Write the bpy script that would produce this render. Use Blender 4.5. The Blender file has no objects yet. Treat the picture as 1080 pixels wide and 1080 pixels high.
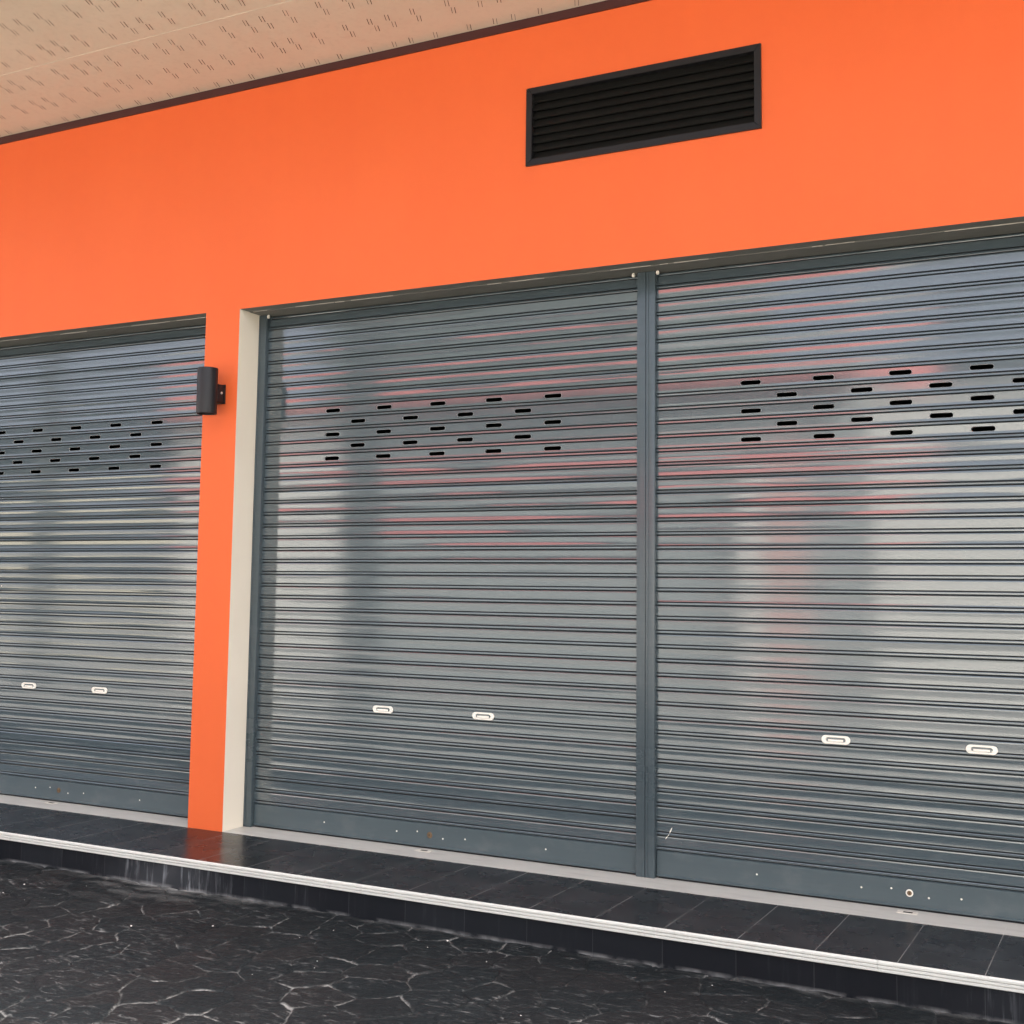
import bpy, bmesh, math, random
import numpy as np
from mathutils import Vector, Matrix

random.seed(7)
RNG = np.random.default_rng(11)
D = bpy.data
sc = bpy.context.scene
COL = sc.collection
PI = math.pi

# ------------------------------------------------------------------ helpers
class MB:
    """collects geometry, links it as ONE mesh object"""
    def __init__(self):
        self.v = []; self.f = []; self.m = []
    def add(self, verts, faces, mat=0):
        o = len(self.v)
        self.v += [tuple(p) for p in verts]
        for f in faces:
            self.f.append([i + o for i in f]); self.m.append(mat)
    def quad(self, a, b, c, d, mat=0):
        self.add([a, b, c, d], [(0, 1, 2, 3)], mat)
    def box(self, x0, x1, y0, y1, z0, z1, mat=0, bev=0.0):
        if bev > 0:
            bm = bmesh.new()
            vs = [bm.verts.new((x, y, z)) for x in (x0, x1) for y in (y0, y1) for z in (z0, z1)]
            for f in ((0, 1, 3, 2), (4, 6, 7, 5), (0, 4, 5, 1), (2, 3, 7, 6), (0, 2, 6, 4), (1, 5, 7, 3)):
                bm.faces.new([vs[i] for i in f])
            bmesh.ops.bevel(bm, geom=bm.edges[:] , offset=bev, segments=2, profile=0.5, affect='EDGES')
            bmesh.ops.recalc_face_normals(bm, faces=bm.faces)
            bm.verts.index_update()
            self.add([v.co[:] for v in bm.verts], [[v.index for v in f.verts] for f in bm.faces], mat)
            bm.free()
        else:
            vs = [(x, y, z) for x in (x0, x1) for y in (y0, y1) for z in (z0, z1)]
            self.add(vs, [(0, 1, 3, 2), (4, 6, 7, 5), (0, 4, 5, 1), (2, 3, 7, 6), (0, 2, 6, 4), (1, 5, 7, 3)], mat)
    def prism_x(self, prof, x0, x1, mat=0, caps=True):
        """closed (y,z) profile run along x"""
        n = len(prof)
        vs = [(x0, y, z) for y, z in prof] + [(x1, y, z) for y, z in prof]
        fs = [(i, (i + 1) % n, n + (i + 1) % n, n + i) for i in range(n)]
        if caps: fs += [tuple(range(n - 1, -1, -1)), tuple(range(n, 2 * n))]
        self.add(vs, fs, mat)
    def lathe(self, prof, cx, cy, seg=32, mat=0):
        """(r,z) profile about a vertical axis"""
        n = len(prof); vs = []; fs = []
        for r, z in prof:
            for k in range(seg):
                a = 2 * PI * k / seg
                vs.append((cx + r * math.cos(a), cy + r * math.sin(a), z))
        for i in range(n - 1):
            for k in range(seg):
                k2 = (k + 1) % seg
                fs.append((i * seg + k, i * seg + k2, (i + 1) * seg + k2, (i + 1) * seg + k))
        self.add(vs, fs, mat)
    def disc_y(self, cx, y, cz, prof, seg=16, mat=0):
        """(r, depth towards viewer) profile about the y axis; closed at the last ring"""
        vs = []; fs = []; n = len(prof)
        for r, d in prof:
            for k in range(seg):
                a = 2 * PI * k / seg
                vs.append((cx + r * math.cos(a), y - d, cz + r * math.sin(a)))
        for i in range(n - 1):
            for k in range(seg):
                k2 = (k + 1) % seg
                fs.append((i * seg + k, i * seg + k2, (i + 1) * seg + k2, (i + 1) * seg + k))
        fs.append(tuple((n - 1) * seg + k for k in range(seg)))
        self.add(vs, fs, mat)
    def build(self, name, mats, parent=None, smooth=None, merge=False):
        me = D.meshes.new(name)
        me.from_pydata(self.v, [], self.f)
        if not isinstance(mats, (list, tuple)): mats = [mats]
        for m in mats: me.materials.append(m)
        me.polygons.foreach_set('material_index', self.m)
        bm = bmesh.new(); bm.from_mesh(me)
        if merge: bmesh.ops.remove_doubles(bm, verts=bm.verts, dist=1e-5)
        bmesh.ops.recalc_face_normals(bm, faces=bm.faces)
        bm.to_mesh(me); bm.free()
        if smooth is not None:
            me.polygons.foreach_set('use_smooth', [True] * len(me.polygons))
            me.set_sharp_from_angle(angle=math.radians(smooth))
        me.update()
        o = D.objects.new(name, me); COL.objects.link(o)
        if parent is not None: o.parent = parent
        return o

def empty(name, loc=(0, 0, 0)):
    o = D.objects.new(name, None); COL.objects.link(o); o.location = loc
    o.empty_display_size = 0.2
    return o

def tag(o, label=None, cat=None, group=None, kind=None):
    if label: o['label'] = label
    if cat: o['category'] = cat
    if group: o['group'] = group
    if kind: o['kind'] = kind
    return o

# ------------------------------------------------------------------ materials
class NT:
    def __init__(self, name):
        self.mat = D.materials.new(name); self.mat.use_nodes = True
        self.n = self.mat.node_tree.nodes; self.l = self.mat.node_tree.links
        self.bs = self.n['Principled BSDF']
        tc = self.n.new('ShaderNodeTexCoord'); self.obj = tc.outputs['Object']
    def link(self, a, b): self.l.new(a, b)
    def inp(self, node, i, v):
        if hasattr(v, 'is_linked') or hasattr(v, 'links'): self.l.new(v, node.inputs[i])
        else: node.inputs[i].default_value = v
    def math(self, op, a, b=0.0, c=0.0, clamp=False):
        m = self.n.new('ShaderNodeMath'); m.operation = op; m.use_clamp = clamp
        self.inp(m, 0, a); self.inp(m, 1, b)
        if len(m.inputs) > 2: self.inp(m, 2, c)
        return m.outputs[0]
    def scale(self, s, src=None, loc=(0, 0, 0)):
        m = self.n.new('ShaderNodeMapping'); self.l.new(src or self.obj, m.inputs['Vector'])
        m.inputs['Scale'].default_value = s; m.inputs['Location'].default_value = loc
        return m.outputs[0]
    def noise(self, s=1.0, vec=None, detail=3, rough=0.55, dist=0.0):
        t = self.n.new('ShaderNodeTexNoise'); self.l.new(vec or self.obj, t.inputs['Vector'])
        t.inputs['Scale'].default_value = s; t.inputs['Detail'].default_value = detail
        t.inputs['Roughness'].default_value = rough; t.inputs['Distortion'].default_value = dist
        return t.outputs['Fac']
    def ramp(self, fac, stops):
        r = self.n.new('ShaderNodeValToRGB'); self.l.new(fac, r.inputs[0])
        e = r.color_ramp.elements
        while len(e) < len(stops): e.new(0.5)
        for i, (p, c) in enumerate(stops):
            e[i].position = p
            e[i].color = (c, c, c, 1) if isinstance(c, (int, float)) else (*c, 1)
        return r.outputs[0]
    def mix(self, fac, a, b):
        m = self.n.new('ShaderNodeMix'); m.data_type = 'RGBA'
        if isinstance(fac, (int, float)): m.inputs[0].default_value = fac
        else: self.l.new(fac, m.inputs[0])
        for i, v in ((6, a), (7, b)):
            if isinstance(v, tuple): m.inputs[i].default_value = (*v, 1)
            else: self.l.new(v, m.inputs[i])
        return m.outputs[2]
    def xyz(self, src=None):
        s = self.n.new('ShaderNodeSeparateXYZ'); self.l.new(src or self.obj, s.inputs[0]); return s.outputs
    def color(self, c):
        if isinstance(c, tuple): self.bs.inputs['Base Color'].default_value = (*c, 1)
        else: self.l.new(c, self.bs.inputs['Base Color'])
    def rough(self, r):
        if isinstance(r, (int, float)): self.bs.inputs['Roughness'].default_value = r
        else: self.l.new(r, self.bs.inputs['Roughness'])
    def bump(self, h, strength=0.3, dist=0.01):
        b = self.n.new('ShaderNodeBump'); self.l.new(h, b.inputs['Height'])
        b.inputs['Strength'].default_value = strength; b.inputs['Distance'].default_value = dist
        self.l.new(b.outputs[0], self.bs.inputs['Normal'])
    def spec(self, v): self.bs.inputs['Specular IOR Level'].default_value = v
    def metal(self, v): self.bs.inputs['Metallic'].default_value = v

def plain(name, c, r=0.5, spec=0.5, metal=0.0, var=0.12, vs=6.0):
    t = NT(name)
    f = t.noise(vs, detail=4)
    dk = tuple(x * (1 - var) for x in c); lt = tuple(min(1, x * (1 + var)) for x in c)
    t.color(t.mix(f, dk, lt)); t.rough(r); t.spec(spec); t.metal(metal)
    return t.mat

# orange plaster
t = NT('orange_plaster')
f1 = t.noise(0.9, detail=5, rough=0.6); f2 = t.noise(11, detail=4)
base = t.mix(f1, (0.67, 0.113, 0.026), (0.735, 0.131, 0.034))
base = t.mix(t.math('MULTIPLY', t.ramp(f2, [(0.45, 0), (0.8, 1)]), 0.25), base, (0.68, 0.108, 0.032))
lap = t.ramp(t.noise(1.0, vec=t.scale((3.4, 3.4, 0.35)), detail=4, rough=0.6), [(0.35, 0), (0.75, 1)])
base = t.mix(t.math('MULTIPLY', lap, 0.22), base, (0.64, 0.098, 0.026))
sp = t.ramp(t.noise(26, detail=6, rough=0.7), [(0.60, 0), (0.78, 1)])
base = t.mix(t.math('MULTIPLY', sp, 0.16), base, (0.82, 0.17, 0.06))
t.color(base); t.rough(0.62); t.spec(0.3)
hb = t.math('ADD', t.noise(160, detail=3), t.math('MULTIPLY', t.noise(7, detail=3), 2.0))
t.bump(hb, 0.12, 0.004)
ORANGE = t.mat

t = NT('beige_plaster')
f1 = t.noise(3.0, detail=5)
c = t.mix(f1, (0.78, 0.70, 0.56), (0.84, 0.76, 0.62))
t.color(c); t.rough(0.7); t.spec(0.25); t.bump(t.noise(45, detail=5), 0.15, 0.004)
BEIGE = t.mat

t = NT('lintel_underside_paint')
f1 = t.noise(2.0, vec=t.scale((3, 30, 30)), detail=5)
c = t.mix(f1, (0.13, 0.125, 0.11), (0.20, 0.19, 0.165))
t.color(c); t.rough(0.7); t.bump(t.noise(40, detail=4), 0.2, 0.004)
LINTEL = t.mat
SCRATCH = plain('chipped_lintel_paint', (0.40, 0.37, 0.32), 0.7, var=0.3, vs=25)
PALE = plain('pale_scratched_paint', (0.62, 0.58, 0.50), 0.6)

# soffit fibre board
t = NT('soffit_board')
f1 = t.noise(1.1, detail=4); f2 = t.noise(30, detail=3)
c = t.mix(f1, (0.62, 0.565, 0.43), (0.70, 0.64, 0.50))
c = t.mix(t.math('MULTIPLY', t.ramp(f2, [(0.5, 0), (0.75, 1)]), 0.2), c, (0.50, 0.455, 0.35))
t.color(c); t.rough(0.75); t.spec(0.2); t.bump(t.noise(60, detail=3), 0.06, 0.003)
SOFFIT = t.mat
SLIT = plain('slit_shadow_brown', (0.045, 0.022, 0.014), 0.9, 0.1)
BOARD_EDGE = plain('board_edge_paint', (0.66, 0.60, 0.47), 0.7)
BROWN = plain('dark_brown_trim', (0.055, 0.018, 0.017), 0.5, 0.3)

# shutter paint: grey blue enamel, thinly dusted
def shutter_paint(name, c, rough=0.12, ior=1.95):
    t = NT(name)
    streak = t.noise(1.0, vec=t.scale((1.3, 8, 60)), detail=4, rough=0.6)
    dust = t.noise(1.0, vec=t.scale((5, 6, 9)), detail=6, rough=0.65)
    col = t.mix(streak, tuple(x * 0.9 for x in c), tuple(x * 1.1 for x in c))
    d = t.ramp(dust, [(0.52, 0), (0.80, 1)])
    z = t.xyz()[2]
    low = t.math('SUBTRACT', 1.0, t.math('DIVIDE', z, 1.7), clamp=True)
    dm = t.math('MULTIPLY', d, t.math('MULTIPLY_ADD', low, 0.11, 0.03))
    col = t.mix(dm, col, (0.30, 0.30, 0.29))
    specks = t.ramp(t.noise(90, detail=2), [(0.74, 0), (0.79, 1)])
    col = t.mix(t.math('MULTIPLY', specks, t.math('MULTIPLY', d, 0.5)), col, (0.5, 0.49, 0.46))
    scr = t.ramp(t.noise(1.0, vec=t.scale((9, 9, 150), loc=(1, 0, 5)), detail=4, rough=0.7, dist=0.3), [(0.69, 0), (0.73, 1)])
    col = t.mix(t.math('MULTIPLY', scr, 0.28), col, (0.26, 0.27, 0.27))
    t.color(col)
    t.rough(t.math('ADD', t.math('MULTIPLY', dust, 0.07), t.math('MULTIPLY_ADD', low, 0.05, rough - 0.075)))
    t.bs.inputs['IOR'].default_value = ior
    return t.mat
SHUT = shutter_paint('shutter_enamel', (0.060, 0.082, 0.091))
RAIL = shutter_paint('guide_rail_enamel', (0.060, 0.080, 0.088), 0.28, 1.5)
BAR = shutter_paint('bottom_bar_enamel', (0.057, 0.079, 0.087), 0.30, 1.5)
SLOTEDGE = plain('slot_rim_metal', (0.30, 0.31, 0.31), 0.4)
GROOVE = plain('dark_slat_hook', (0.022, 0.027, 0.030), 0.6, 0.15)  # hook grooves coloured darker than the slat faces
RUBBER = plain('black_rubber', (0.015, 0.015, 0.016), 0.8, 0.2)
CREAM = plain('cream_plastic', (0.80, 0.76, 0.66), 0.35, 0.5, var=0.05, vs=40)
CREAM_IN = plain('shaded_handle_recess', (0.72, 0.68, 0.60), 0.5, var=0.15, vs=60)  # recess shade put into the colour, darker than the plate's cream
STEEL = plain('dull_screw_steel', (0.50, 0.47, 0.42), 0.4, metal=0.6, var=0.2, vs=50)
RUST = plain('rusty_brass', (0.15, 0.095, 0.05), 0.6, metal=0.3, var=0.4, vs=120)
HOLE = plain('keyhole_black', (0.006, 0.006, 0.006), 0.9, 0.0)
BLACKMETAL = plain('black_powder_coat', (0.013, 0.013, 0.0145), 0.42, 0.35, var=0.15, vs=30)
FRAMEMETAL = plain('vent_frame_coat', (0.012, 0.0118, 0.013), 0.45, 0.25, var=0.12, vs=20)
LOUVRE = plain('louvre_coat', (0.0065, 0.0067, 0.006), 0.6, 0.15, var=0.2, vs=12)
DARKROOM = plain('dark_interior', (0.03, 0.03, 0.03), 0.9, 0.1)

# black glazed floor tile
JX0, JP = -0.614, 0.3175
t = NT('black_floor_tile')
x, y, z = t.xyz()
u = t.math('DIVIDE', t.math('SUBTRACT', x, JX0), JP)
cell = t.math('FLOOR', u)
fr = t.math('SUBTRACT', u, cell)
edge = t.math('MINIMUM', fr, t.math('SUBTRACT', 1.0, fr))
joint = t.math('LESS_THAN', edge, 0.0046)
wn = t.n.new('ShaderNodeTexWhiteNoise'); wn.noise_dimensions = '1D'; t.link(cell, wn.inputs['W'])
base = t.mix(wn.outputs['Value'], (0.009, 0.0105, 0.0125), (0.014, 0.016, 0.0185))
smear = t.ramp(t.noise(1.0, vec=t.scale((4, 7, 1)), detail=5, rough=0.55), [(0.45, 0), (0.85, 1)])
base = t.mix(t.math('MULTIPLY', smear, 0.16), base, (0.12, 0.125, 0.13))
base = t.mix(joint, base, t.mix(t.noise(4, detail=4), (0.04, 0.04, 0.04), (0.30, 0.29, 0.27)))
t.color(base)
t.rough(t.math('ADD', t.math('MULTIPLY', t.noise(5, detail=3), 0.14), t.math('MULTIPLY_ADD', joint, 0.4, 0.20)))
t.bump(t.math('MULTIPLY_ADD', joint, -3.0, t.noise(4, detail=0)), 0.03, 0.003); t.spec(0.13)
TILE = t.mat

# riser: same tile, with pale lime runs
t = NT('lime_streaked_riser')
x, y, z = t.xyz()
u = t.math('DIVIDE', t.math('SUBTRACT', x, JX0), JP); cell = t.math('FLOOR', u)
fr = t.math('SUBTRACT', u, cell); edge = t.math('MINIMUM', fr, t.math('SUBTRACT', 1.0, fr))
joint = t.math('LESS_THAN', edge, 0.004)
wn = t.n.new('ShaderNodeTexWhiteNoise'); wn.noise_dimensions = '1D'; t.link(cell, wn.inputs['W'])
base = t.mix(wn.outputs['Value'], (0.008, 0.009, 0.0115), (0.013, 0.015, 0.018))
run = t.ramp(t.noise(1.0, vec=t.scale((34, 1, 3.2)), detail=6, rough=0.66, dist=0.4), [(0.52, 0), (0.70, 1)])
fine = t.ramp(t.noise(1.0, vec=t.scale((150, 1, 5)), detail=2), [(0.40, 0.25), (0.62, 1)])
zone = t.ramp(t.noise(0.85, vec=t.scale((1, 0, 0), loc=(2.3, 0, 0)), detail=3), [(0.48, 0.0), (0.74, 0.28)])
g = t.math('DIVIDE', t.math('ADD', x, 4.62), 0.36)
bell = t.math('POWER', 2.718, t.math('MULTIPLY', t.math('MULTIPLY', g, g), -1.0))
zone = t.math('MAXIMUM', zone, bell)
base = t.mix(t.math('MULTIPLY', t.math('MULTIPLY', run, fine), t.math('MULTIPLY', zone, 0.75)), base, (0.34, 0.36, 0.38))
haze = t.math('MULTIPLY', t.noise(5, detail=5), t.math('MULTIPLY', zone, 0.16))
base = t.mix(haze, base, (0.30, 0.31, 0.33))
base = t.mix(t.math('MULTIPLY', joint, 0.22), base, (0.12, 0.12, 0.12))
# mortar crumbs along the foot
foot = t.math('SUBTRACT', 1.0, t.math('DIVIDE', t.math('ADD', z, 0.152), 0.016), clamp=True)
foot = t.math('MULTIPLY', foot, t.ramp(t.noise(9, detail=5), [(0.4, 0), (0.65, 0.8)]))
base = t.mix(foot, base, (0.20, 0.20, 0.20))
t.color(base); t.rough(t.math('MULTIPLY_ADD', t.noise(9, detail=4), 0.3, 0.35)); t.bump(t.noise(30, detail=4), 0.1, 0.004)
t.spec(0.07); RISER = t.mat

t = NT('greige_threshold_tile')
x, y, z = t.xyz()
u = t.math('DIVIDE', t.math('SUBTRACT', x, -0.615), 0.635); fr = t.math('FRACT', t.math('ADD', u, 40.0))
joint = t.math('LESS_THAN', t.math('MINIMUM', fr, t.math('SUBTRACT', 1.0, fr)), 0.0028)
base = t.mix(t.noise(6, detail=5), (0.455, 0.44, 0.395), (0.53, 0.515, 0.465))
grime = t.ramp(t.noise(1.0, vec=t.scale((4, 20, 1)), detail=6), [(0.5, 0), (0.75, 1)])
base = t.mix(t.math('MULTIPLY', grime, 0.35), base, (0.22, 0.20, 0.18))
base = t.mix(joint, base, (0.50, 0.48, 0.44))
t.color(base); t.rough(0.45); t.bump(t.noise(50, detail=3), 0.05, 0.003)
THRESH = t.mat

t = NT('pale_nosing')
f1 = t.noise(1.0, vec=t.scale((3, 20, 20)), detail=4)
base = t.mix(f1, (0.47, 0.475, 0.44), (0.60, 0.605, 0.56))
d = t.ramp(t.noise(1.0, vec=t.scale((22, 30, 30)), detail=5, rough=0.7), [(0.58, 0), (0.76, 1)])
base = t.mix(t.math('MULTIPLY', d, 0.5), base, (0.25, 0.24, 0.22))
t.color(base); t.rough(0.5)
NOSING = t.mat

# stamped concrete: the grout residue comes as a mesh attribute from the groove layout
t = NT('stamped_concrete')
at = t.n.new('ShaderNodeAttribute'); at.attribute_name = 'residue'
tone = t.n.new('ShaderNodeAttribute'); tone.attribute_name = 'stone_tone'
base = t.mix(t.noise(3.5, detail=6, rough=0.62), (0.006, 0.0078, 0.0088), (0.015, 0.018, 0.0195))
base = t.mix(t.math('MULTIPLY', tone.outputs['Fac'], 0.35), base, (0.022, 0.018, 0.0175))
scuff = t.ramp(t.noise(1.0, vec=t.scale((13, 42, 20)), detail=8, rough=0.72, dist=0.8), [(0.56, 0), (0.66, 1)])
zone = t.ramp(t.noise(1.8, detail=4), [(0.40, 0.05), (0.68, 0.75)])
base = t.mix(t.math('MULTIPLY', scuff, zone), base, (0.19, 0.19, 0.185))
fine = t.ramp(t.noise(140, detail=3), [(0.66, 0), (0.74, 1)])
base = t.mix(t.math('MULTIPLY', fine, 0.35), base, (0.17, 0.165, 0.155))
flk = t.ramp(t.noise(1.0, vec=t.scale((30, 70, 30), loc=(3, 1, 0)), detail=5, rough=0.7, dist=1.0), [(0.64, 0), (0.70, 1)])
base = t.mix(t.math('MULTIPLY', flk, t.ramp(t.noise(2.7, vec=t.scale((1, 1, 1), loc=(7, 2, 0)), detail=3), [(0.42, 0), (0.60, 0.5)])), base, (0.24, 0.235, 0.225))
base = t.mix(at.outputs['Fac'], base, (0.225, 0.222, 0.21))
t.color(base); t.rough(t.math('MULTIPLY_ADD', t.noise(12, detail=5), 0.3, 0.42)); t.spec(0.06)
t.bump(t.math('ADD', t.noise(55, detail=6, rough=0.65), t.math('MULTIPLY', t.noise(1.0, vec=t.scale((18, 50, 20)), detail=5), 1.5)), 0.6, 0.006)
STAMP = t.mat

t = NT('lane_concrete')
base = t.mix(t.noise(0.7, detail=7, rough=0.65), (0.075, 0.075, 0.07), (0.11, 0.108, 0.10))
t.color(base); t.rough(0.85); t.bump(t.noise(25, detail=4), 0.2, 0.01)
LANE = t.mat
t = NT('dry_earth')
base = t.mix(t.noise(0.15, detail=7, rough=0.65), (0.16, 0.14, 0.10), (0.24, 0.22, 0.16))
t.color(base); t.rough(0.95)
EARTH = t.mat
ROOF = plain('grey_roof_sheet', (0.22, 0.22, 0.22), 0.6)
FASCIA = plain('fascia_board', (0.62, 0.58, 0.52), 0.6)
CLADDING = plain('dark_grey_cladding', (0.085, 0.095, 0.09), 0.6)
FADED = plain('faded_pink_plaster', (0.40, 0.25, 0.225), 0.7)
PALEWALL = plain('pale_render', (0.46, 0.46, 0.43), 0.8)
REDWALL = plain('red_plaster', (0.50, 0.15, 0.14), 0.7)
FASCIA_GREY = plain('pale_grey_panel', (0.22, 0.235, 0.23), 0.6)
POLEMAT = plain('weathered_concrete_pole', (0.025, 0.027, 0.026), 0.8)

# ------------------------------------------------------------------ measures (metres; wall face y=0, walkway top z=0)
ZG = -0.1535
YN = -0.647
OPEN = [(-7.650, -5.0634), (-4.8035, 0.240)]
ZL = 3.054
ZW = 4.4095          # top of the orange face, brown trim above
ZS = 4.456
RECESS = 0.1824
VX0, VX1, VZ0, VZ1 = -2.8916, -1.6171, 3.6399, 4.0647
XA, XB = -13.0, 5.0
YB = 8.0

# ------------------------------------------------------------------ the shop building
bld = tag(empty('shop_building', (0, 0, 0)), 'bright orange plastered shop front rising above the grey roller shutters, under a perforated soffit', 'building')
mb = MB()
xs = sorted({XA, XB, VX0, VX1} | {a for o in OPEN for a in o})
zs = [0.0, ZL, VZ0, VZ1, ZW]
for i in range(len(xs) - 1):
    for k in range(len(zs) - 1):
        xm = (xs[i] + xs[i + 1]) / 2; zm = (zs[k] + zs[k + 1]) / 2
        if zm < ZL and any(a < xm < b for a, b in OPEN): continue
        if VX0 < xm < VX1 and VZ0 < zm < VZ1: continue
        mb.quad((xs[i], 0, zs[k]), (xs[i + 1], 0, zs[k]), (xs[i + 1], 0, zs[k + 1]), (xs[i], 0, zs[k + 1]))
# flanks and back
mb.quad((XA, 0, 0), (XA, 0, ZW), (XA, YB, ZW), (XA, YB, 0)); mb.quad((XB, 0, 0), (XB, 0, ZW), (XB, YB, ZW), (XB, YB, 0))
mb.quad((XA, YB, 0), (XB, YB, 0), (XB, YB, ZW), (XA, YB, ZW))
wall = mb.build('wall', ORANGE, bld, merge=True)

def wavy_strip(x, y0, y1, z0, z1, seed, n=34):
    """door reveal with hand-trowelled, slightly uneven plaster edge"""
    r = random.Random(seed); m = MB(); vs = []
    ph = [r.uniform(0, 6.28) for _ in range(4)]
    for k in range(n + 1):
        z = z0 + (z1 - z0) * k / n
        w = 0.0016 * math.sin(3.1 * z + ph[0]) + 0.0011 * math.sin(11 * z + ph[1]) + 0.0008 * math.sin(27 * z + ph[2])
        for j in range(4):
            y = y0 + (y1 - y0) * j / 3
            vs.append((x + (0.0 if j in (0,) else w * 0.8), y, z))
    fs = []
    for k in range(n):
        for j in range(3):
            a = k * 4 + j; fs.append((a, a + 1, a + 5, a + 4))
    m.add(vs, fs)
    return m
for i, (a, b) in enumerate(OPEN):
    for s, xx in ((1, a), (-1, b)):
        wavy_strip(xx, 0.0, 0.30, 0.0, ZL, 5 * i + s).build('door_reveal', BEIGE, bld, smooth=40)
    m = MB()
    m.quad((a, 0, ZL), (b, 0, ZL), (b, 0.086, ZL), (a, 0.086, ZL), 0)
    m.box(a + 0.004, b - 0.004, 0.088, 0.30, ZL - 0.003, ZL + 0.05, 0)
    # broken pale line where plaster meets the steel
    r = random.Random(3 + i); xx = a + 0.03
    while xx < b - 0.1:
        L = r.uniform(0.03, 0.35)
        if r.random() < 0.5:
            m.box(xx, min(xx + L, b - 0.05), 0.0845, 0.0875 + r.uniform(0.0, 0.002), ZL - 0.0035 - r.uniform(0, .001), ZL - 0.0002, 1)
        xx += L + r.uniform(0.0, 0.06)
    m.build('lintel_underside', [LINTEL, SCRATCH], bld)

# brown trim, soffit boards, fascia, roof
m = MB(); m.box(XA, XB, -0.012, 0.03, ZW, ZS + 0.004); m.build('trim', BROWN, bld)
YO = -1.46
def soffit_boards():
    m = MB()
    joints = [-0.012, -0.734, YO]
    lift = [0.0, 0.0016]
    for k in range(2):
        y1, y0 = joints[k], joints[k + 1]
        z = ZS + lift[k]
        m.box(XA, XB, y0 + 0.0015, y1 - 0.0015, z, z + 0.009, 0)
        if k: # rounded, lighter board edge along the joint
            m.box(XA, XB, y1 + 0.0005 - 0.001, y1 + 0.003, z - 0.0019, z + 0.004, 2)
    rows = [(-0.0646, -4.518), (-0.357, -4.487), (-0.639, -4.461), (-0.918, -5.074), (-1.198, -5.047)]
    base = [0.0, 0.161, 0.272, 0.431]
    for yy, xo in rows:
        if yy < YO + 0.1: continue
        n0 = int((XA + 0.5 - xo) / 0.644); n1 = int((XB - 0.5 - xo) / 0.644)
        for n in range(n0, n1):
            for b in base:
                for dy, dx in ((0.0, 0.0), (0.084, -0.008)):
                    for px in (0.0, 0.0165):
                        cx = xo + 0.644 * n + b + dx + px; cy = yy + dy + 0.008 * (px > 0)
                        hl = 0.031; sx = -0.0135; hw = 0.0022
                        if cy - hl > -0.02: continue
                        tp = min(cy + hl, -0.0135); kx = (tp - cy) / hl
                        # which board is it under
                        kk = 0
                        while cy < joints[kk + 1]: kk += 1
                        if min(abs(cy - joints[kk]), abs(cy - joints[kk + 1])) < hl + 0.012: 
                            pass
                        z = ZS + lift[kk] - 0.0012
                        ga = RNG.uniform(0.5, 1.0)
                        m.quad((cx - sx - hw * ga, cy - hl, z), (cx - sx + hw * ga, cy - hl, z), (cx + sx * kx + hw * ga, tp, z), (cx + sx * kx - hw * ga, tp, z), 1)
    return m.build('soffit', [SOFFIT, SLIT, BOARD_EDGE], bld)
soffit_boards()
m = MB(); m.box(XA - 0.02, XB + 0.02, YO - 0.03, YO, ZS - 0.03, ZS + 0.55); m.build('fascia', FASCIA, bld)
m = MB(); m.box(XA, XB, YO, YB + 0.3, ZS + 0.05, ZS + 0.54); m.build('roof', ROOF, bld)
# room behind the shutters
m = MB(); m.box(XA + 0.1, XB - 0.1, 1.2, 1.3, 0.0, ZW); m.box(XA + 0.02, XB - 0.02, 0.34, 1.2, -0.05, -0.003); m.build('interior_wall', DARKROOM, bld)

# ------------------------------------------------------------------ louvre vent
vent = tag(empty('louvre_vent', ((VX0 + VX1) / 2, 0, VZ0)), 'wide black louvred air vent set high in the orange wall', 'vent')
def local(m, e):
    ox, oy, oz = e.location
    m.v = [(x - ox, y - oy, z - oz) for x, y, z in m.v]; return m
FW = 0.034
m = MB()
def mitred(m, x0, x1, z0, z1, w, y0, y1, mat=0):
    o = [(x0, z0), (x1, z0), (x1, z1), (x0, z1)]
    i = [(x0 + w, z0 + w), (x1 - w, z0 + w), (x1 - w, z1 - w), (x0 + w, z1 - w)]
    g = 0.0012
    for k in range(4):
        k2 = (k + 1) % 4
        pts = [o[k], o[k2], i[k2], i[k]]
        cx = sum(p[0] for p in pts) / 4; cz = sum(p[1] for p in pts) / 4
        dx, dz = ((1, 0), (0, 1))[k % 2]
        # thin saw gap at each mitre
        P = []
        for (px, pz) in pts:
            P.append((px - math.copysign(g, px - cx) * dx, pz - math.copysign(g, pz - cz) * dz))
        vs = [(a, y0, b) for a, b in P] + [(a, y1, b) for a, b in P]
        m.add(vs, [(0, 1, 2, 3), (7, 6, 5, 4), (0, 4, 5, 1), (1, 5, 6, 2), (2, 6, 7, 3), (3, 7, 4, 0)], mat)
mitred(m, VX0, VX1, VZ0, VZ1, FW, -0.012, 0.05)
local(m, vent).build('frame', FRAMEMETAL, vent)
NB = 8; z0 = VZ0 + FW; hh = (VZ1 - VZ0 - 2 * FW) / NB
for k in range(NB):
    m = MB(); zb = z0 + hh * k
    prof = [(0.003, zb + 0.001), (0.007, zb + hh * 0.30), (0.022, zb + hh * 0.97), (0.027, zb + hh * 0.97), (0.013, zb + hh * 0.30), (0.010, zb - 0.002)]
    m.prism_x(prof, VX0 + FW - 0.004, VX1 - FW + 0.004)
    local(m, vent).build('louvre_blade', LOUVRE, vent)
m = MB(); m.box(VX0 + 0.004, VX1 - 0.004, 0.058, 0.07, VZ0 + 0.004, VZ1 - 0.004); local(m, vent).build('dark_vent_backing', HOLE, vent)  # added black sheet standing in for the dark space behind the blades

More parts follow.
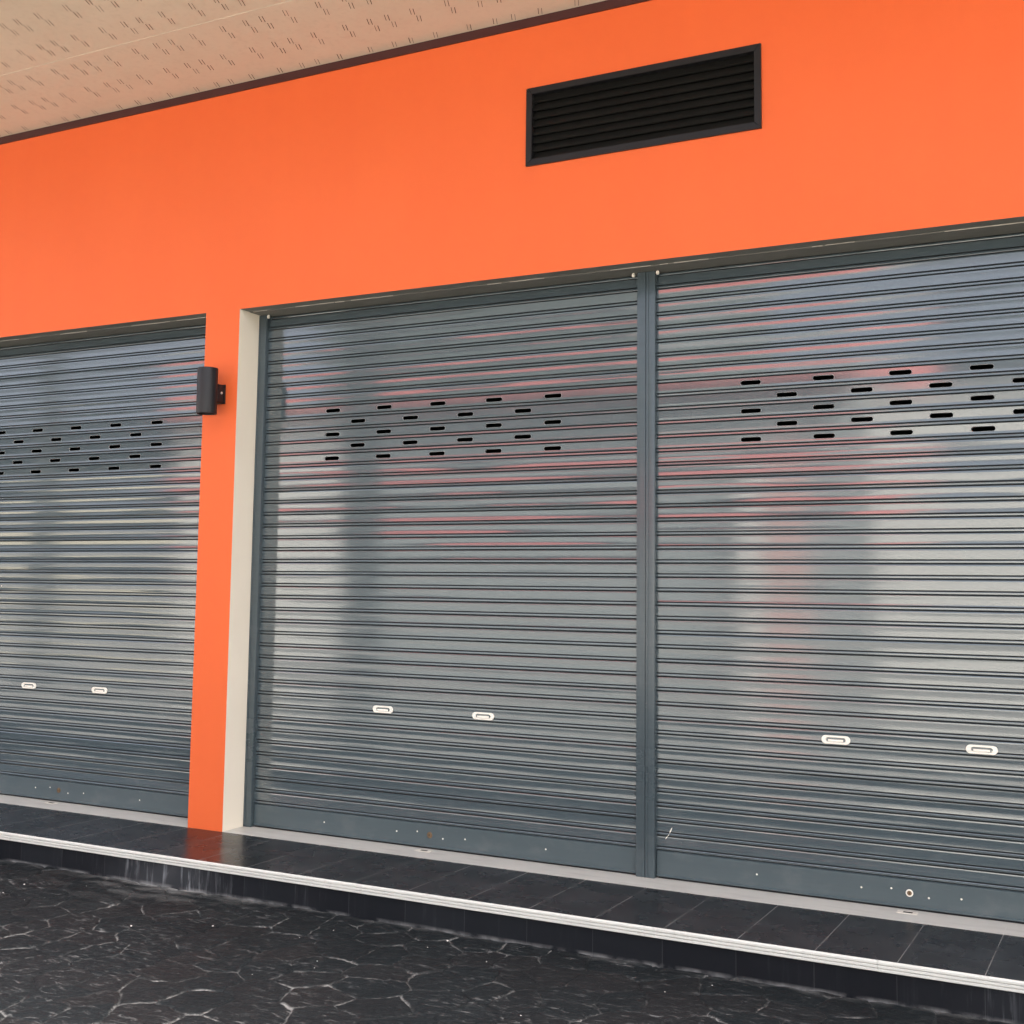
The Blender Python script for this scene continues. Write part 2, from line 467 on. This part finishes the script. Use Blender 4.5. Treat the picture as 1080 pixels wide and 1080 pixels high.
# ------------------------------------------------------------------ wall lamp
LX, LY, LR = -4.932, -0.115, 0.060
lamp = tag(empty('wall_lamp', (LX, 0, 2.40)), 'black cylindrical up and down wall lamp on the orange pillar', 'wall lamp')
m = MB()
m.lathe([(0.040, 2.640), (0.0535, 2.640), (0.0545, 2.6845), (0.0570, 2.6865), (0.0595, 2.6850), (LR, 2.682), (LR, 2.418), (0.0595, 2.415), (0.0570, 2.4135), (0.0545, 2.4155), (0.0535, 2.460), (0.040, 2.460)], LX, LY, 48)
local(m, lamp).build('lamp_body', BLACKMETAL, lamp, smooth=40)
for zz in (2.455, 2.645):
    m = MB(); m.lathe([(0.0, zz), (0.0533, zz)], LX, LY, 32); local(m, lamp).build('lens', plain('frosted_lens', (0.45, 0.44, 0.40), 0.4), lamp)
m = MB(); m.box(-4.979, -4.889, -0.010, -0.0005, 2.486, 2.602, 0, 0.002); m.box(-4.968, -4.894, -0.066, -0.0105, 2.490, 2.598, 0, 0.003)
local(m, lamp).build('bracket', BLACKMETAL, lamp, smooth=35)
m = MB()
vs = []
seg = 14
for r, d in ((0.0085, 0), (0.0085, 0.004), (0.006, 0.0062), (0.0, 0.0064)):
    for k in range(seg):
        a = 2 * PI * k / seg; vs.append((-4.894 + d, -0.034 + r * math.cos(a), 2.547 + r * math.sin(a)))
fs = [(i * seg + k, i * seg + (k + 1) % seg, (i + 1) * seg + (k + 1) % seg, (i + 1) * seg + k) for i in range(3) for k in range(seg)]
m.add(vs, fs); local(m, lamp).build('fixing_screw', STEEL, lamp, smooth=40)

# ------------------------------------------------------------------ roller shutters
P = 0.0706
Z0P = 0.145
YS = 0.212
SLOT_ROWS = [2.4405 - 0.0713 * k for k in range(5)]
def curtain(width, seed):
    """curtain of roll-formed slats, local x centred, z from walkway; vent slots are real openings"""
    r = np.random.default_rng(seed)
    m = MB(); hw = width / 2
    NX = 36
    X = np.linspace(-hw, hw, NX + 1)
    npair = int((3.062 - Z0P) / P)
    slot_idx = {}
    for k, zr in enumerate(SLOT_ROWS):
        slot_idx[int(round((zr - 0.037 - Z0P) / P))] = k
    def back(z):                        # the top slats lean back towards the roll
        return 0.0 if z < 2.965 else (z - 2.965) * 0.26
    for i in range(npair + 1):
        zc = Z0P + P * i
        top = zc + P > 3.06
        d0 = r.normal(0, 0.0002)
        h = P / 2 - 0.0122
        mid = zc + P / 2
        grooves = [(-0.0122, 0.0), (-0.0112, 0.0100), (-0.0068, 0.0100), (-0.0055, 0.0010), (-0.003, -0.0003), (0.003, -0.0003), (0.0055, 0.0010), (0.0068, 0.0100), (0.0112, 0.0100), (0.0122, 0.0)]
        prof = [(zc + v, d) for v, d in grooves]
        # shallow roll-formed hollow: the foot of each slat leans up, the head leans down
        NS = 10; angs = [1.9, 1.6, 1.1, 0.1, -1.5, -2.7, -3.2, -3.4, -3.5, -3.5]
        tilt_r = r.normal(0, 0.55); ys_ = [0.0]
        for q_ in range(NS): ys_.append(ys_[-1] + math.tan(math.radians(angs[q_] + tilt_r)) * 2 * h / NS)
        full = [(-h + 2 * h * q_ / NS, ys_[q_]) for q_ in range(1, NS)]
        if i in slot_idx:
            sh = 0.0122
            pl = [(mid - sh, 0.0003), (mid + sh, 0.0003)]
            tt = math.tan(math.radians(3.0))
            f1, f2 = math.tan(math.radians(1.9)) * 0.22 * h, math.tan(math.radians(0.9)) * 0.25 * h
            y0m = f1 + f2 - tt * sh; yz = lambda z_: YS + y0m - tt * (z_ - mid)
            pl = [(mid - sh, y0m + tt * sh), (mid + sh, y0m - tt * sh)]
            strips = [prof + [(mid - 0.78 * h, f1), pl[0]], [pl[1], (zc + P - 0.0122, y0m - tt * h)]]
            for st in strips:
                for q_, ((za, da), (zb, db)) in enumerate(zip(st[:-1], st[1:])):
                    m.quad((-hw, YS + da, za), (hw, YS + da, za), (hw, YS + db, zb), (-hw, YS + db, zb), 2 if len(st) > 5 and q_ in (0, 1, 2, 6, 7, 8) else 0)
            # middle band with openings
            k = slot_idx[i]
            cols = [-0.716 + 0.358 * c for c in range(5)] if k % 2 == 0 else [-0.537 + 0.358 * c for c in range(4)]
            if seed == 3: pass
            L = 0.052; R = 0.0112
            za, zb = pl[0][0], pl[1][0]; yb = None
            def endcap(cx, sgn):   # half circle points from bottom to top
                return [(cx + sgn * (L - R) + sgn * R * math.sin(PI * q / 8), yz(mid - R * math.cos(PI * q / 8)), mid - R * math.cos(PI * q / 8)) for q in range(9)]
            left = None
            for c in cols + [None]:
                if c is None: xr = hw; rp = [(hw, yb, za), (hw, yb, zb)]
                else:
                    rp = endcap(c, -1)
                lp = [(-hw, yb, za), (-hw, yb, zb)] if left is None else endcap(left, 1)
                xl0 = -hw if left is None else left
                xr0 = hw if c is None else c
                poly = []
                if left is not None: poly.append((left, yb, za))
                else: pass
                poly_b = [(xl0, yb, za), (xr0, yb, za)]
                poly = poly_b
                if c is not None: poly = poly + [(c, yb, mid - R)] + rp + [(c, yb, mid + R)]
                poly = poly + [(xr0, yb, zb), (xl0, yb, zb)]
                if left is not None: poly = poly + [(left, yb, mid + R)] + lp[::-1] + [(left, yb, mid - R)]
                m.add([(x_, yz(z_), z_) for x_, _y, z_ in poly], [tuple(range(len(poly)))])
                if c is not None:   # turned-in slot edge
                    ring = endcap(c, 1) + endcap(c, -1)[::-1]
                    n = len(ring)
                    vs = [(x, y - 0.0012, z) for x, y, z in ring] + [(c + (x - c) * 0.985, y + 0.004, mid + (z - mid) * 0.92) for x, y, z in ring] + [(c + (x - c) * 1.022, y - 0.0002, mid + (z - mid) * 1.10) for x, y, z in ring]
                    m.add(vs, [(q, (q + 1) % n, n + (q + 1) % n, n + q) for q in range(n)] + [(q, (q + 1) % n, 2 * n + (q + 1) % n, 2 * n + q) for q in range(n)], 1)
                left = c
            continue
        zlim = 3.058
        pts = prof + [(mid + v, d + d0) for v, d in full] + [(zc + P - 0.0122, 0.0)]
        pts = [(z, d + back(z)) for z, d in pts if z < zlim]
        # lengthwise waviness, not in the hooks
        ph = r.uniform(0, 6.28, 4); a1, a2 = r.normal(0, 0.00042), r.normal(0, 0.00022)
        wob = a1 * np.sin(X * 2.6 + ph[0]) + a2 * np.sin(X * 7.3 + ph[1]) + 0.00006 * np.sin(X * 19 + ph[2])
        o = len(m.v); n = len(pts)
        for xi in range(NX + 1):
            for (z, d) in pts:
                w = wob[xi] * max(0.0, 1 - abs(z - mid) / (h + 0.001))
                m.v.append((float(X[xi]), YS + d + float(w), z))
        for xi in range(NX):
            for j in range(n - 1):
                a = o + xi * n + j
                m.f.append([a, a + n, a + n + 1, a + 1]); m.m.append(2 if j in (0, 1, 2, 6, 7, 8) else 0)
    return m

def stadium(cx, cz, hl, hh_, n=8):
    pts = []
    for q in range(n + 1):
        a = -PI / 2 + PI * q / n; pts.append((cx + hl - hh_ + hh_ * math.cos(a), cz + hh_ * math.sin(a)))
    for q in range(n + 1):
        a = PI / 2 + PI * q / n; pts.append((cx - hl + hh_ + hh_ * math.cos(a), cz + hh_ * math.sin(a)))
    return pts
def handle_mb(cx, cz, worn):
    m = MB(); y = YS
    rings = [(0.067, 0.0195, 0.002), (0.067, 0.0195, -0.0045), (0.0655, 0.0180, -0.0062), (0.0470, 0.0112, -0.0062), (0.0460, 0.0105, -0.005), (0.0440, 0.0090, 0.0065)]
    loops = [[(px, y + d, pz) for px, pz in stadium(cx, cz, a, b)] for a, b, d in rings]
    n = len(loops[0])
    vs = [p for l in loops for p in l]
    for i in range(len(loops) - 1):
        m.add(loops[i] + loops[i + 1], [(q, (q + 1) % n, n + (q + 1) % n, n + q) for q in range(n)], 1 if i >= 3 else 0)
    m.add(loops[-1], [tuple(range(n))], 1)
    # finger lip along the lower edge of the recess
    m.box(cx - 0.036, cx + 0.034, y - 0.0056, y - 0.0005, cz - 0.0095, cz + 0.0015, 0, 0.0015)
    return m

def make_shutter(cx, width, gl, gr, label, seed, marks=None, group='grey roller shutters along the shop front'):
    root = tag(empty('roller_shutter', (cx, 0.2, 0.0)), label, 'roller shutter', group)
    L = lambda m: local(m, root)
    m = curtain(width, seed); m.v = [(x + cx, y, z) for x, y, z in m.v]
    L(m).build('slat_curtain', [SHUT, SLOTEDGE, GROOVE], root, smooth=22)
    a, b = cx - width / 2, cx + width / 2
    # bottom bar
    m = MB()
    prof = [(YS + 0.02, 0.010), (YS - 0.006, 0.010), (YS - 0.010, 0.0125), (YS - 0.010, 0.018), (YS - 0.0035, 0.022), (YS - 0.0030, 0.055), (YS - 0.0040, 0.090), (YS - 0.0030, 0.1310), (YS + 0.004, 0.1345), (YS + 0.02, 0.1345)]
    m.prism_x(prof, a + 0.004, b - 0.004)
    bar = L(m).build('bottom_bar', BAR, root, smooth=25)
    m = MB(); m.box(a + 0.012, b - 0.012, YS - 0.004, YS + 0.012, 0.0035, 0.0098); L(m).build('rubber_seal', RUBBER, root)
    # rivets and lock
    r = random.Random(seed)
    for dx, dz in ((-0.700, 0.076), (-0.212, 0.075), (-0.079, 0.087), (0.083, 0.063), (0.221, 0.075), (0.700, 0.074)):
        m = MB(); m.disc_y(cx + dx, YS - 0.003, dz, [(0.0046, -0.002), (0.0046, 0.0008), (0.0030, 0.0022)], 12)
        o = L(m).build('rivet', CREAM, bar)
    m = MB()
    m.disc_y(cx, YS - 0.003, 0.075, [(0.0165, -0.002), (0.0165, 0.002), (0.0145, 0.0034), (0.0115, 0.0034), (0.0108, 0.0015)], 24, 0)
    lock = L(m).build('lock', [CREAM if seed == 2 else RUST], bar, smooth=30)
    m = MB(); m.disc_y(cx, YS - 0.0046, 0.075, [(0.0104, -0.002), (0.0104, 0.0022), (0.0085, 0.0034)], 20, 0)
    m.box(cx - 0.0012, cx + 0.0012, YS - 0.0086, YS - 0.0078, 0.070, 0.080, 1)
    L(m).build('lock_cylinder', [RUST, HOLE], bar, smooth=30)
    for sx in (-0.32, 0.32):
        L(handle_mb(cx + sx, 0.7295, r.random())).build('handle', [CREAM, CREAM_IN], root, smooth=35)
        # plate screws
    # guide rails: folded channel with a lip
    for (x0, x1, side) in ((gl, a, -1), (b, gr, 1)):
        m = MB()
        w0, w1 = min(x0, x1), max(x0, x1)
        m.box(w0 + 0.0008, w1 - 0.0008, RECESS, 0.2085, 0.0022, ZL - 0.0045, 0, 0.0016)
        # raised bead along the rail, away from the curtain
        xb = w0 + 0.0075 if side < 0 else w1 - 0.0075
        m.box(xb - 0.0055, xb + 0.0055, RECESS - 0.0035, RECESS - 0.0002, 0.0035, ZL - 0.0055, 0, 0.0012)
        m.box((w1 - 0.010) if side < 0 else (w0 + 0.0005), (w1 - 0.0005) if side < 0 else (w0 + 0.010), 0.2088, 0.30, 0.0022, ZL - 0.0045, 0)
        L(m).build('guide_rail', RAIL, root, smooth=30)
        # stop stud under the lintel
        xs_ = (w1 + 0.013) if side < 0 else (w0 - 0.022)
        m = MB(); m.lathe([(0.0, ZL - 0.026), (0.006, ZL - 0.025), (0.0088, ZL - 0.019), (0.0088, ZL - 0.011), (0.006, ZL - 0.0055), (0.0045, ZL - 0.0045)], xs_, 0.186, 12)
        L(m).build('stop_stud', CREAM, root, smooth=40)
    if marks:
        m = MB()
        for (mx, mz, ml, ang, mw) in marks:
            dx, dz = math.cos(ang) * ml / 2, math.sin(ang) * ml / 2; nx, nz = -math.sin(ang) * mw, math.cos(ang) * mw
            pts = [(mx - dx, mz - dz), (mx - dx * .4 + nx, mz - dz * .4 + nz), (mx + dx * .6 + nx * .7, mz + dz * .6 + nz * .7), (mx + dx, mz + dz), (mx + dx * .2 - nx, mz + dz * .2 - nz)]
            vs = [(px, YS - 0.0016, pz) for px, pz in pts] + [(px, YS + 0.004, pz) for px, pz in pts]
            n = len(pts)
            m.add(vs, [tuple(range(n)), tuple(range(2 * n - 1, n - 1, -1))] + [(q, (q + 1) % n, n + (q + 1) % n, n + q) for q in range(n)])
        L(m).build('paint_splash', CREAM, root)
    return root

s1 = make_shutter(-6.345, 2.454, -7.650, -5.0634, 'grey roller shutter left of the orange pillar and its lamp, running out of the frame', 1, [(-6.976, 1.385, 0.012, 1.2, 0.003)])
s2 = make_shutter(-3.5415, 2.415, -4.8035, -2.2845, 'grey roller shutter between the beige pillar reveal and the grey centre post', 5)
s3 = make_shutter(-1.0275, 2.415, -2.2842, 0.240, 'grey roller shutter right of the grey centre post, nearest and most brightly reflecting', 2,
                  [(-2.160, 0.236, 0.035, 1.15, 0.003), (-2.172, 0.212, 0.012, 1.0, 0.002), (-2.182, 0.200, 0.022, 1.0, 0.002)])

# ------------------------------------------------------------------ walkway (raised step)
m = MB()
m.box(XA, XB, YN + 0.0222, -0.0005, -0.30, 0.0, 0)
m.box(XA, XB, YN + 0.0088, YN + 0.0221, -0.0385, 0.0, 0)
walk = m.build('walkway', TILE); tag(walk, 'raised walkway of black floor tiles with a pale edge strip in front of the shutters', 'walkway', kind='structure')
m = MB(); m.box(XA, XB, -0.0003, 0.33, -0.2, 0.0018)
# keep the strip out of the piers
m = MB()
for a, b in OPEN:
    m.box(a + 0.0006, b - 0.0006, -0.0003, 0.33, -0.2, 0.0016)
m.build('threshold', THRESH, walk)
m = MB()
m.box(XA, XB, YN + 0.004, YN + 0.0215, ZG - 0.06, -0.0395)
m.build('riser', RISER, walk)
# ribbed step nosing
m = MB()
prof = [(YN + 0.0085, 0.0005), (YN + 0.008, 0.0025), (YN + 0.006, 0.0028), (YN + 0.004, 0.0024), (YN + 0.0035, 0.0010),
        (YN + 0.001, 0.0005), (YN - 0.002, -0.002), (YN - 0.0025, -0.0095), (YN + 0.004, -0.0110), (YN + 0.004, -0.0132), (YN - 0.003, -0.0142),
        (YN - 0.0035, -0.0225), (YN + 0.003, -0.0240), (YN + 0.003, -0.0262), (YN - 0.004, -0.0270), (YN - 0.0045, -0.0360), (YN - 0.002, -0.0385), (YN + 0.0035, -0.0390), (YN + 0.0085, -0.0390)]
xx = XA
while xx < XB - 0.01:
    x1 = min(xx + 2.4, XB)
    m.prism_x(prof, xx, x1 - 0.0015); xx = x1
m.build('step_nosing', NOSING, walk)
for cx in (-6.345, -3.5415, -1.0275):
    m = MB(); yy = 0.150
    m.box(cx - 0.045, cx + 0.045, yy - 0.022, yy + 0.022, 0.0017, 0.0040, 0, 0.0008)
    m.box(cx - 0.018, cx + 0.022, yy - 0.008, yy + 0.009, 0.00405, 0.0046, 1)
    m.build('latch_plate', [PALE, HOLE], walk)

# ------------------------------------------------------------------ stamped concrete pavement
def vnoise(x, y, seed):
    xi = np.floor(x).astype(np.int64); yi = np.floor(y).astype(np.int64)
    fx = x - xi; fy = y - yi
    fx = fx * fx * (3 - 2 * fx); fy = fy * fy * (3 - 2 * fy)
    def h(a, b):
        n = (a * 374761393 + b * 668265263 + seed * 974711) & 0x7fffffff
        n = ((n ^ (n >> 13)) * 1274126177) & 0x7fffffff
        return ((n ^ (n >> 16)) & 0xffff) / 65535.0
    return (h(xi, yi) * (1 - fx) + h(xi + 1, yi) * fx) * (1 - fy) + (h(xi, yi + 1) * (1 - fx) + h(xi + 1, yi + 1) * fx) * fy
def fbm(x, y, seed, oct=4):
    s = 0; a = 0.5
    for o in range(oct):
        s = s + a * vnoise(x * 2 ** o, y * 2 ** o, seed + o); a *= 0.5
    return s / (1 - 0.5 ** oct)

def pavement():
    st = 0.0052
    x0, x1, y0, y1 = -7.2, 0.3, -2.9, YN + 0.012
    nx = int((x1 - x0) / st) + 1; ny = int((y1 - y0) / st) + 1
    gx = np.linspace(x0, x1, nx); gy = np.linspace(y0, y1, ny)
    Xg, Yg = np.meshgrid(gx, gy)
    # irregular flag layout: jittered, staggered seeds
    CX, CY = 0.235, 0.20
    wx = Xg + 0.075 * (fbm(Xg * 4.0, Yg * 4.0, 5) - 0.5) + 0.020 * (fbm(Xg * 14, Yg * 14, 15) - 0.5)
    wy = Yg + 0.075 * (fbm(Xg * 4.0, Yg * 4.0, 25) - 0.5) + 0.020 * (fbm(Xg * 14, Yg * 14, 35) - 0.5)
    rj = np.random.default_rng(4)
    NI, NJ = 80, 48
    jx = rj.uniform(-0.33, 0.33, (NI, NJ)); jy = rj.uniform(-0.33, 0.33, (NI, NJ))
    ti = rj.uniform(0, 1, (NI, NJ)); tlx = rj.normal(0, 0.010, (NI, NJ)); tly = rj.normal(0, 0.010, (NI, NJ))
    u = (wx + 9.0) / CX; v = (wy + 4.0) / CY
    jj = np.floor(v).astype(int); 
    best = np.full(Xg.shape, 9e9); bx = np.zeros_like(Xg); by = np.zeros_like(Xg); bid = np.zeros(Xg.shape, int)
    cand = []
    for dj in (-2, -1, 0, 1, 2):
        J = jj + dj
        sh = (J % 2) * 0.5
        ii = np.floor(u - sh).astype(int)
        for di in (-2, -1, 0, 1, 2):
            I = ii + di
            Ic = np.clip(I, 0, NI - 1); Jc = np.clip(J, 0, NJ - 1)
            sx = (I + 0.5 + sh + jx[Ic, Jc]) * CX - 9.0; sy = (J + 0.5 + jy[Ic, Jc]) * CY - 4.0
            d = (wx - sx) ** 2 + (wy - sy) ** 2
            cand.append((sx, sy))
            mk = d < best
            best = np.where(mk, d, best); bx = np.where(mk, sx, bx); by = np.where(mk, sy, by); bid = np.where(mk, Ic * NJ + Jc, bid)
    edge = np.full(Xg.shape, 9e9)
    for sx, sy in cand:
        ddx, ddy = sx - bx, sy - by
        ln = np.sqrt(ddx ** 2 + ddy ** 2)
        mx, my = (sx + bx) / 2, (sy + by) / 2
        e = ((mx - wx) * ddx + (my - wy) * ddy) / np.maximum(ln, 1e-6)
        edge = np.where(ln > 1e-4, np.minimum(edge, e), edge)
    gw = 0.0018 + 0.0052 * fbm(Xg * 3, Yg * 3, 45)
    groove = np.clip(1 - edge / gw, 0, 1)
    shoulder = np.clip(1 - edge / 0.035, 0, 1) ** 2
    tilt = tlx.ravel()[bid] * (wx - bx) / 0.15 * 0.25 + tly.ravel()[bid] * (wy - by) / 0.15 * 0.25
    rel = 0.012 * (fbm(Xg * 9, Yg * 13, 55, 5) - 0.5) + 0.006 * (fbm(Xg * 30, Yg * 52, 65, 3) - 0.5)
    zz = ZG + 0.001 - 0.006 * groove ** 0.7 - 0.0035 * shoulder + tilt + rel + 0.010 * (fbm(Xg * 0.9, Yg * 0.9, 75, 2) - 0.5)
    patch = np.clip((fbm(Xg * 4.2, Yg * 4.2, 85, 4) - 0.41) / 0.22, 0.05, 1)
    res = np.clip(groove * 1.5, 0, 1) * patch * np.clip((fbm(Xg * 26, Yg * 26, 95, 4) - 0.30) / 0.35, 0.1, 1)
    # lime washed out along the foot of the step
    foot = np.clip(1 - (YN - Yg) / (0.02 + 0.05 * fbm(Xg * 5, Yg * 5, 105, 3)), 0, 1)
    fz = 0.20 + 0.8 * np.exp(-((Xg + 4.65) / 0.5) ** 2)
    res = np.maximum(res, foot * fz * np.clip((fbm(Xg * 11, Yg * 25, 115, 4) - 0.34) / 0.3, 0, 1))
    smear = np.exp(-((Xg + 4.65) / 0.5) ** 2) * np.exp((Yg - YN) / 0.16) * np.clip((fbm(Xg * 8, Yg * 20, 125, 5) - 0.40) / 0.25, 0, 1)
    res = np.clip(np.maximum(res, 0.55 * smear), 0, 1)
    tone_ = (ti.ravel()[bid] ** 2) * 0.9
    nV = nx * ny
    co = np.stack([Xg, Yg, zz], -1).reshape(-1, 3)
    idx = np.arange(nV).reshape(ny, nx)
    quads = np.stack([idx[:-1, :-1], idx[:-1, 1:], idx[1:, 1:], idx[1:, :-1]], -1).reshape(-1, 4)
    # plain surround of the same paving, a little lower so that it never shares a plane
    zl = ZG - 0.012
    YF = -3.9; X0, X1 = -30.0, 22.0
    ext = np.array([(X0, YF, zl), (x0 + .01, YF, zl), (x0 + .01, -0.66 + 0.02, zl), (X0, -0.66 + 0.02, zl),
                    (x1 - .01, YF, zl), (X1, YF, zl), (X1, -0.66 + .02, zl), (x1 - .01, -0.66 + .02, zl),
                    (x0 + .01, y0 + .01, zl), (x1 - .01, y0 + .01, zl)])
    eq = np.array([(0, 1, 2, 3), (4, 5, 6, 7), (1, 4, 9, 8)]) + nV
    co = np.concatenate([co, ext]); quads = np.concatenate([quads, eq])
    me = D.meshes.new('pavement')
    me.vertices.add(len(co)); me.vertices.foreach_set('co', co.astype(np.float32).ravel())
    me.loops.add(quads.size); me.loops.foreach_set('vertex_index', quads.astype(np.int32).ravel())
    me.polygons.add(len(quads)); me.polygons.foreach_set('loop_start', np.arange(0, quads.size, 4, dtype=np.int32))
    me.polygons.foreach_set('use_smooth', np.ones(len(quads), dtype=bool))
    me.update(calc_edges=True); me.validate()
    for nm, arr in (('residue', res), ('stone_tone', tone_)):
        a = me.attributes.new(nm, 'FLOAT', 'POINT')
        a.data.foreach_set('value', np.concatenate([arr.ravel(), np.zeros(len(ext))]).astype(np.float32))
    me.materials.append(STAMP)
    o = D.objects.new('pavement', me); COL.objects.link(o)
    return tag(o, 'dark stamped concrete pavement with pale dirt in its flagstone grooves', 'pavement', kind='structure')
pavement()

m = MB(); m.quad((-60, -30, ZG - 0.02), (60, -30, ZG - 0.02), (60, -3.89, ZG - 0.02), (-60, -3.89, ZG - 0.02)); lane = m.build('lane', LANE)
tag(lane, 'light concrete service lane in front of the shops', 'lane', kind='structure')
m = MB(); m.quad((-900, -900, ZG - 0.05), (900, -900, ZG - 0.05), (900, 900, ZG - 0.05), (-900, 900, ZG - 0.05)); gr = m.build('ground', EARTH)
tag(gr, 'dry bare ground reaching to the horizon', 'ground', kind='structure')

# small pale grit lying on the paving
m = MB()
rg = random.Random(21)
for k in range(30):
    gx_, gy_ = rg.uniform(-6.2, -0.6), YN - 0.02 - abs(rg.gauss(0, 0.6))
    if gy_ < -2.8: continue
    s = rg.choice([0.0018, 0.0024, 0.003, 0.0045])
    bm = bmesh.new(); bmesh.ops.create_icosphere(bm, subdivisions=1, radius=s)
    for v in bm.verts: v.co = Vector((v.co.x * rg.uniform(.7, 1.6) + gx_, v.co.y * rg.uniform(.7, 1.3) + gy_, v.co.z * 0.7 + ZG + 0.003))
    bm.verts.index_update(); m.add([v.co[:] for v in bm.verts], [[v.index for v in f.verts] for f in bm.faces]); bm.free()
grit = m.build('grit', plain('pale_grit', (0.62, 0.60, 0.55), 0.8, var=0.2, vs=50))
tag(grit, 'pale specks of grit scattered over the dark stamped pavement', 'grit', kind='stuff')

# ------------------------------------------------------------------ the row across the lane (seen mirrored in the shutters)
opp = tag(empty('shop_row', (-9.0, -11.6, ZG)), 'red shop row across the lane, mirrored as pink bands in the shutters', 'building')
YO2 = -11.6
m = MB(); m.box(-16.6, -3.75, YO2 - 8, YO2, 3.30, 4.10); local(m, opp).build('wall', REDWALL, opp)
m = MB(); m.box(-16.6, -3.75, YO2 - 8, YO2, 4.102, 4.75); local(m, opp).build('parapet', FASCIA_GREY, opp)
for k, px in ((3, -5.05),):
    m = MB(); m.box(px, px + (0.5 if k == 3 else 0.3), YO2 - 0.35, YO2 - 0.001, ZG - 0.1, 2.3); local(m, opp).build('pillar', FADED, opp)
    m = MB(); m.box(px - 0.45 if k == 3 else px - 0.2, px - 0.002, YO2 - 0.34, YO2 - 0.02, ZG - 0.1, 2.3); local(m, opp).build('reveal', PALEWALL, opp)
m = MB(); m.box(-16.55, -12.602, YO2 - 7.9, YO2 - 0.30, ZG - 0.1, 3.29); local(m, opp).build('side_wall', PALEWALL, opp)
m = MB(); m.box(-12.6, -3.8, YO2 - 7.9, YO2 - 0.36, ZG - 0.1, 3.29); local(m, opp).build('shutter_panel', FASCIA_GREY, opp)
m = MB(); m.box(-12.9, -6.9, YO2 - 7, YO2 + 0.3, 4.752, 8.4); local(m, opp).build('upper_storey', CLADDING, opp)
bw = tag(empty('reflection_wall', (1.0, -12.0, ZG)), 'unseen pale wall added across the lane to brighten the right shutter reflection', 'wall')
m = MB(); m.box(-3.6, 9.0, -12.2, -12.0, ZG - 0.1, 2.9); m.box(-3.65, 9.05, -12.25, -11.95, 2.902, 3.0); local(m, bw).build('wall', PALEWALL, bw)  # unseen wall, added to brighten what the right shutter reflects
def pole(x, y, r, h, label):
    o = tag(empty('utility_pole', (x, y, ZG)), label, 'pole')
    m = MB(); m.lathe([(0, -0.2), (r, -0.2), (r * 0.75, h), (0, h)], 0, 0, 16); m.build('shaft', POLEMAT, o, smooth=40)
    m = MB(); m.box(-0.7, 0.7, -0.06, 0.06, h - 0.5, h - 0.38); m.build('crossarm', POLEMAT, o)
pole(-10.15, -8.7, 0.30, 7.0, 'thick dark utility pole standing across the lane, mirrored in the middle shutter')
pole(-16.6, -8.7, 0.19, 7.0, 'thin dark utility pole standing across the lane, mirrored in the left shutter')

# ------------------------------------------------------------------ light
w = D.worlds.new('World'); sc.world = w; w.use_nodes = True
nt = w.node_tree; sky = nt.nodes.new('ShaderNodeTexSky'); sky.sky_type = 'NISHITA'; sky.sun_disc = False
SUN_EL, SUN_AZ = math.radians(60), math.radians(52)      # behind the building
sky.sun_elevation = SUN_EL; sky.sun_rotation = SUN_AZ; sky.dust_density = 9.0; sky.air_density = 0.35; sky.ozone_density = 0.0
hz = nt.nodes.new('ShaderNodeHueSaturation'); hz.inputs['Saturation'].default_value = 0.55   # thin white tropical haze
nt.links.new(sky.outputs[0], hz.inputs['Color']); nt.links.new(hz.outputs[0], nt.nodes['Background'].inputs[0]); nt.nodes['Background'].inputs[1].default_value = 0.15
sd = D.lights.new('sun', 'SUN'); sd.energy = 3.2; sd.angle = math.radians(0.5); sd.color = (1.0, 0.94, 0.86)
so = D.objects.new('sun', sd); COL.objects.link(so)
to_sun = Vector((math.sin(SUN_AZ) * math.cos(SUN_EL), math.cos(SUN_AZ) * math.cos(SUN_EL), math.sin(SUN_EL)))
so.rotation_euler = to_sun.to_track_quat('Z', 'Y').to_euler(); so.location = (0, 10, 20)

# ------------------------------------------------------------------ camera (solved from the photograph's straight lines)
cam = D.cameras.new('camera'); co = D.objects.new('camera', cam); COL.objects.link(co)
yaw, pit, rol = 0.4808, 0.0953, 0.0122
fwd = Vector((-math.sin(yaw) * math.cos(pit), math.cos(yaw) * math.cos(pit), math.sin(pit)))
rt = Vector((math.cos(yaw), math.sin(yaw), 0)); up = rt.cross(fwd)
r2 = math.cos(rol) * rt + math.sin(rol) * up; u2 = -math.sin(rol) * rt + math.cos(rol) * up
M = Matrix((r2, u2, -fwd)).transposed().to_4x4(); M.translation = Vector((0, -5.6673, 1.42))
co.matrix_world = M
cam.sensor_fit = 'HORIZONTAL'; cam.sensor_width = 36.0; cam.lens = 36.0 * 1300.26 / 1080.0
cam.shift_y = -45.185 / 1080.0
cam.clip_start = 0.05; cam.clip_end = 3000
sc.camera = co
sc.render.resolution_x = 1024; sc.render.resolution_y = 1024
vs_ = sc.view_settings
vs_.view_transform = 'Standard'; vs_.look = 'None'; vs_.gamma = 1.0; vs_.exposure = 3.22; vs_.use_curve_mapping = False
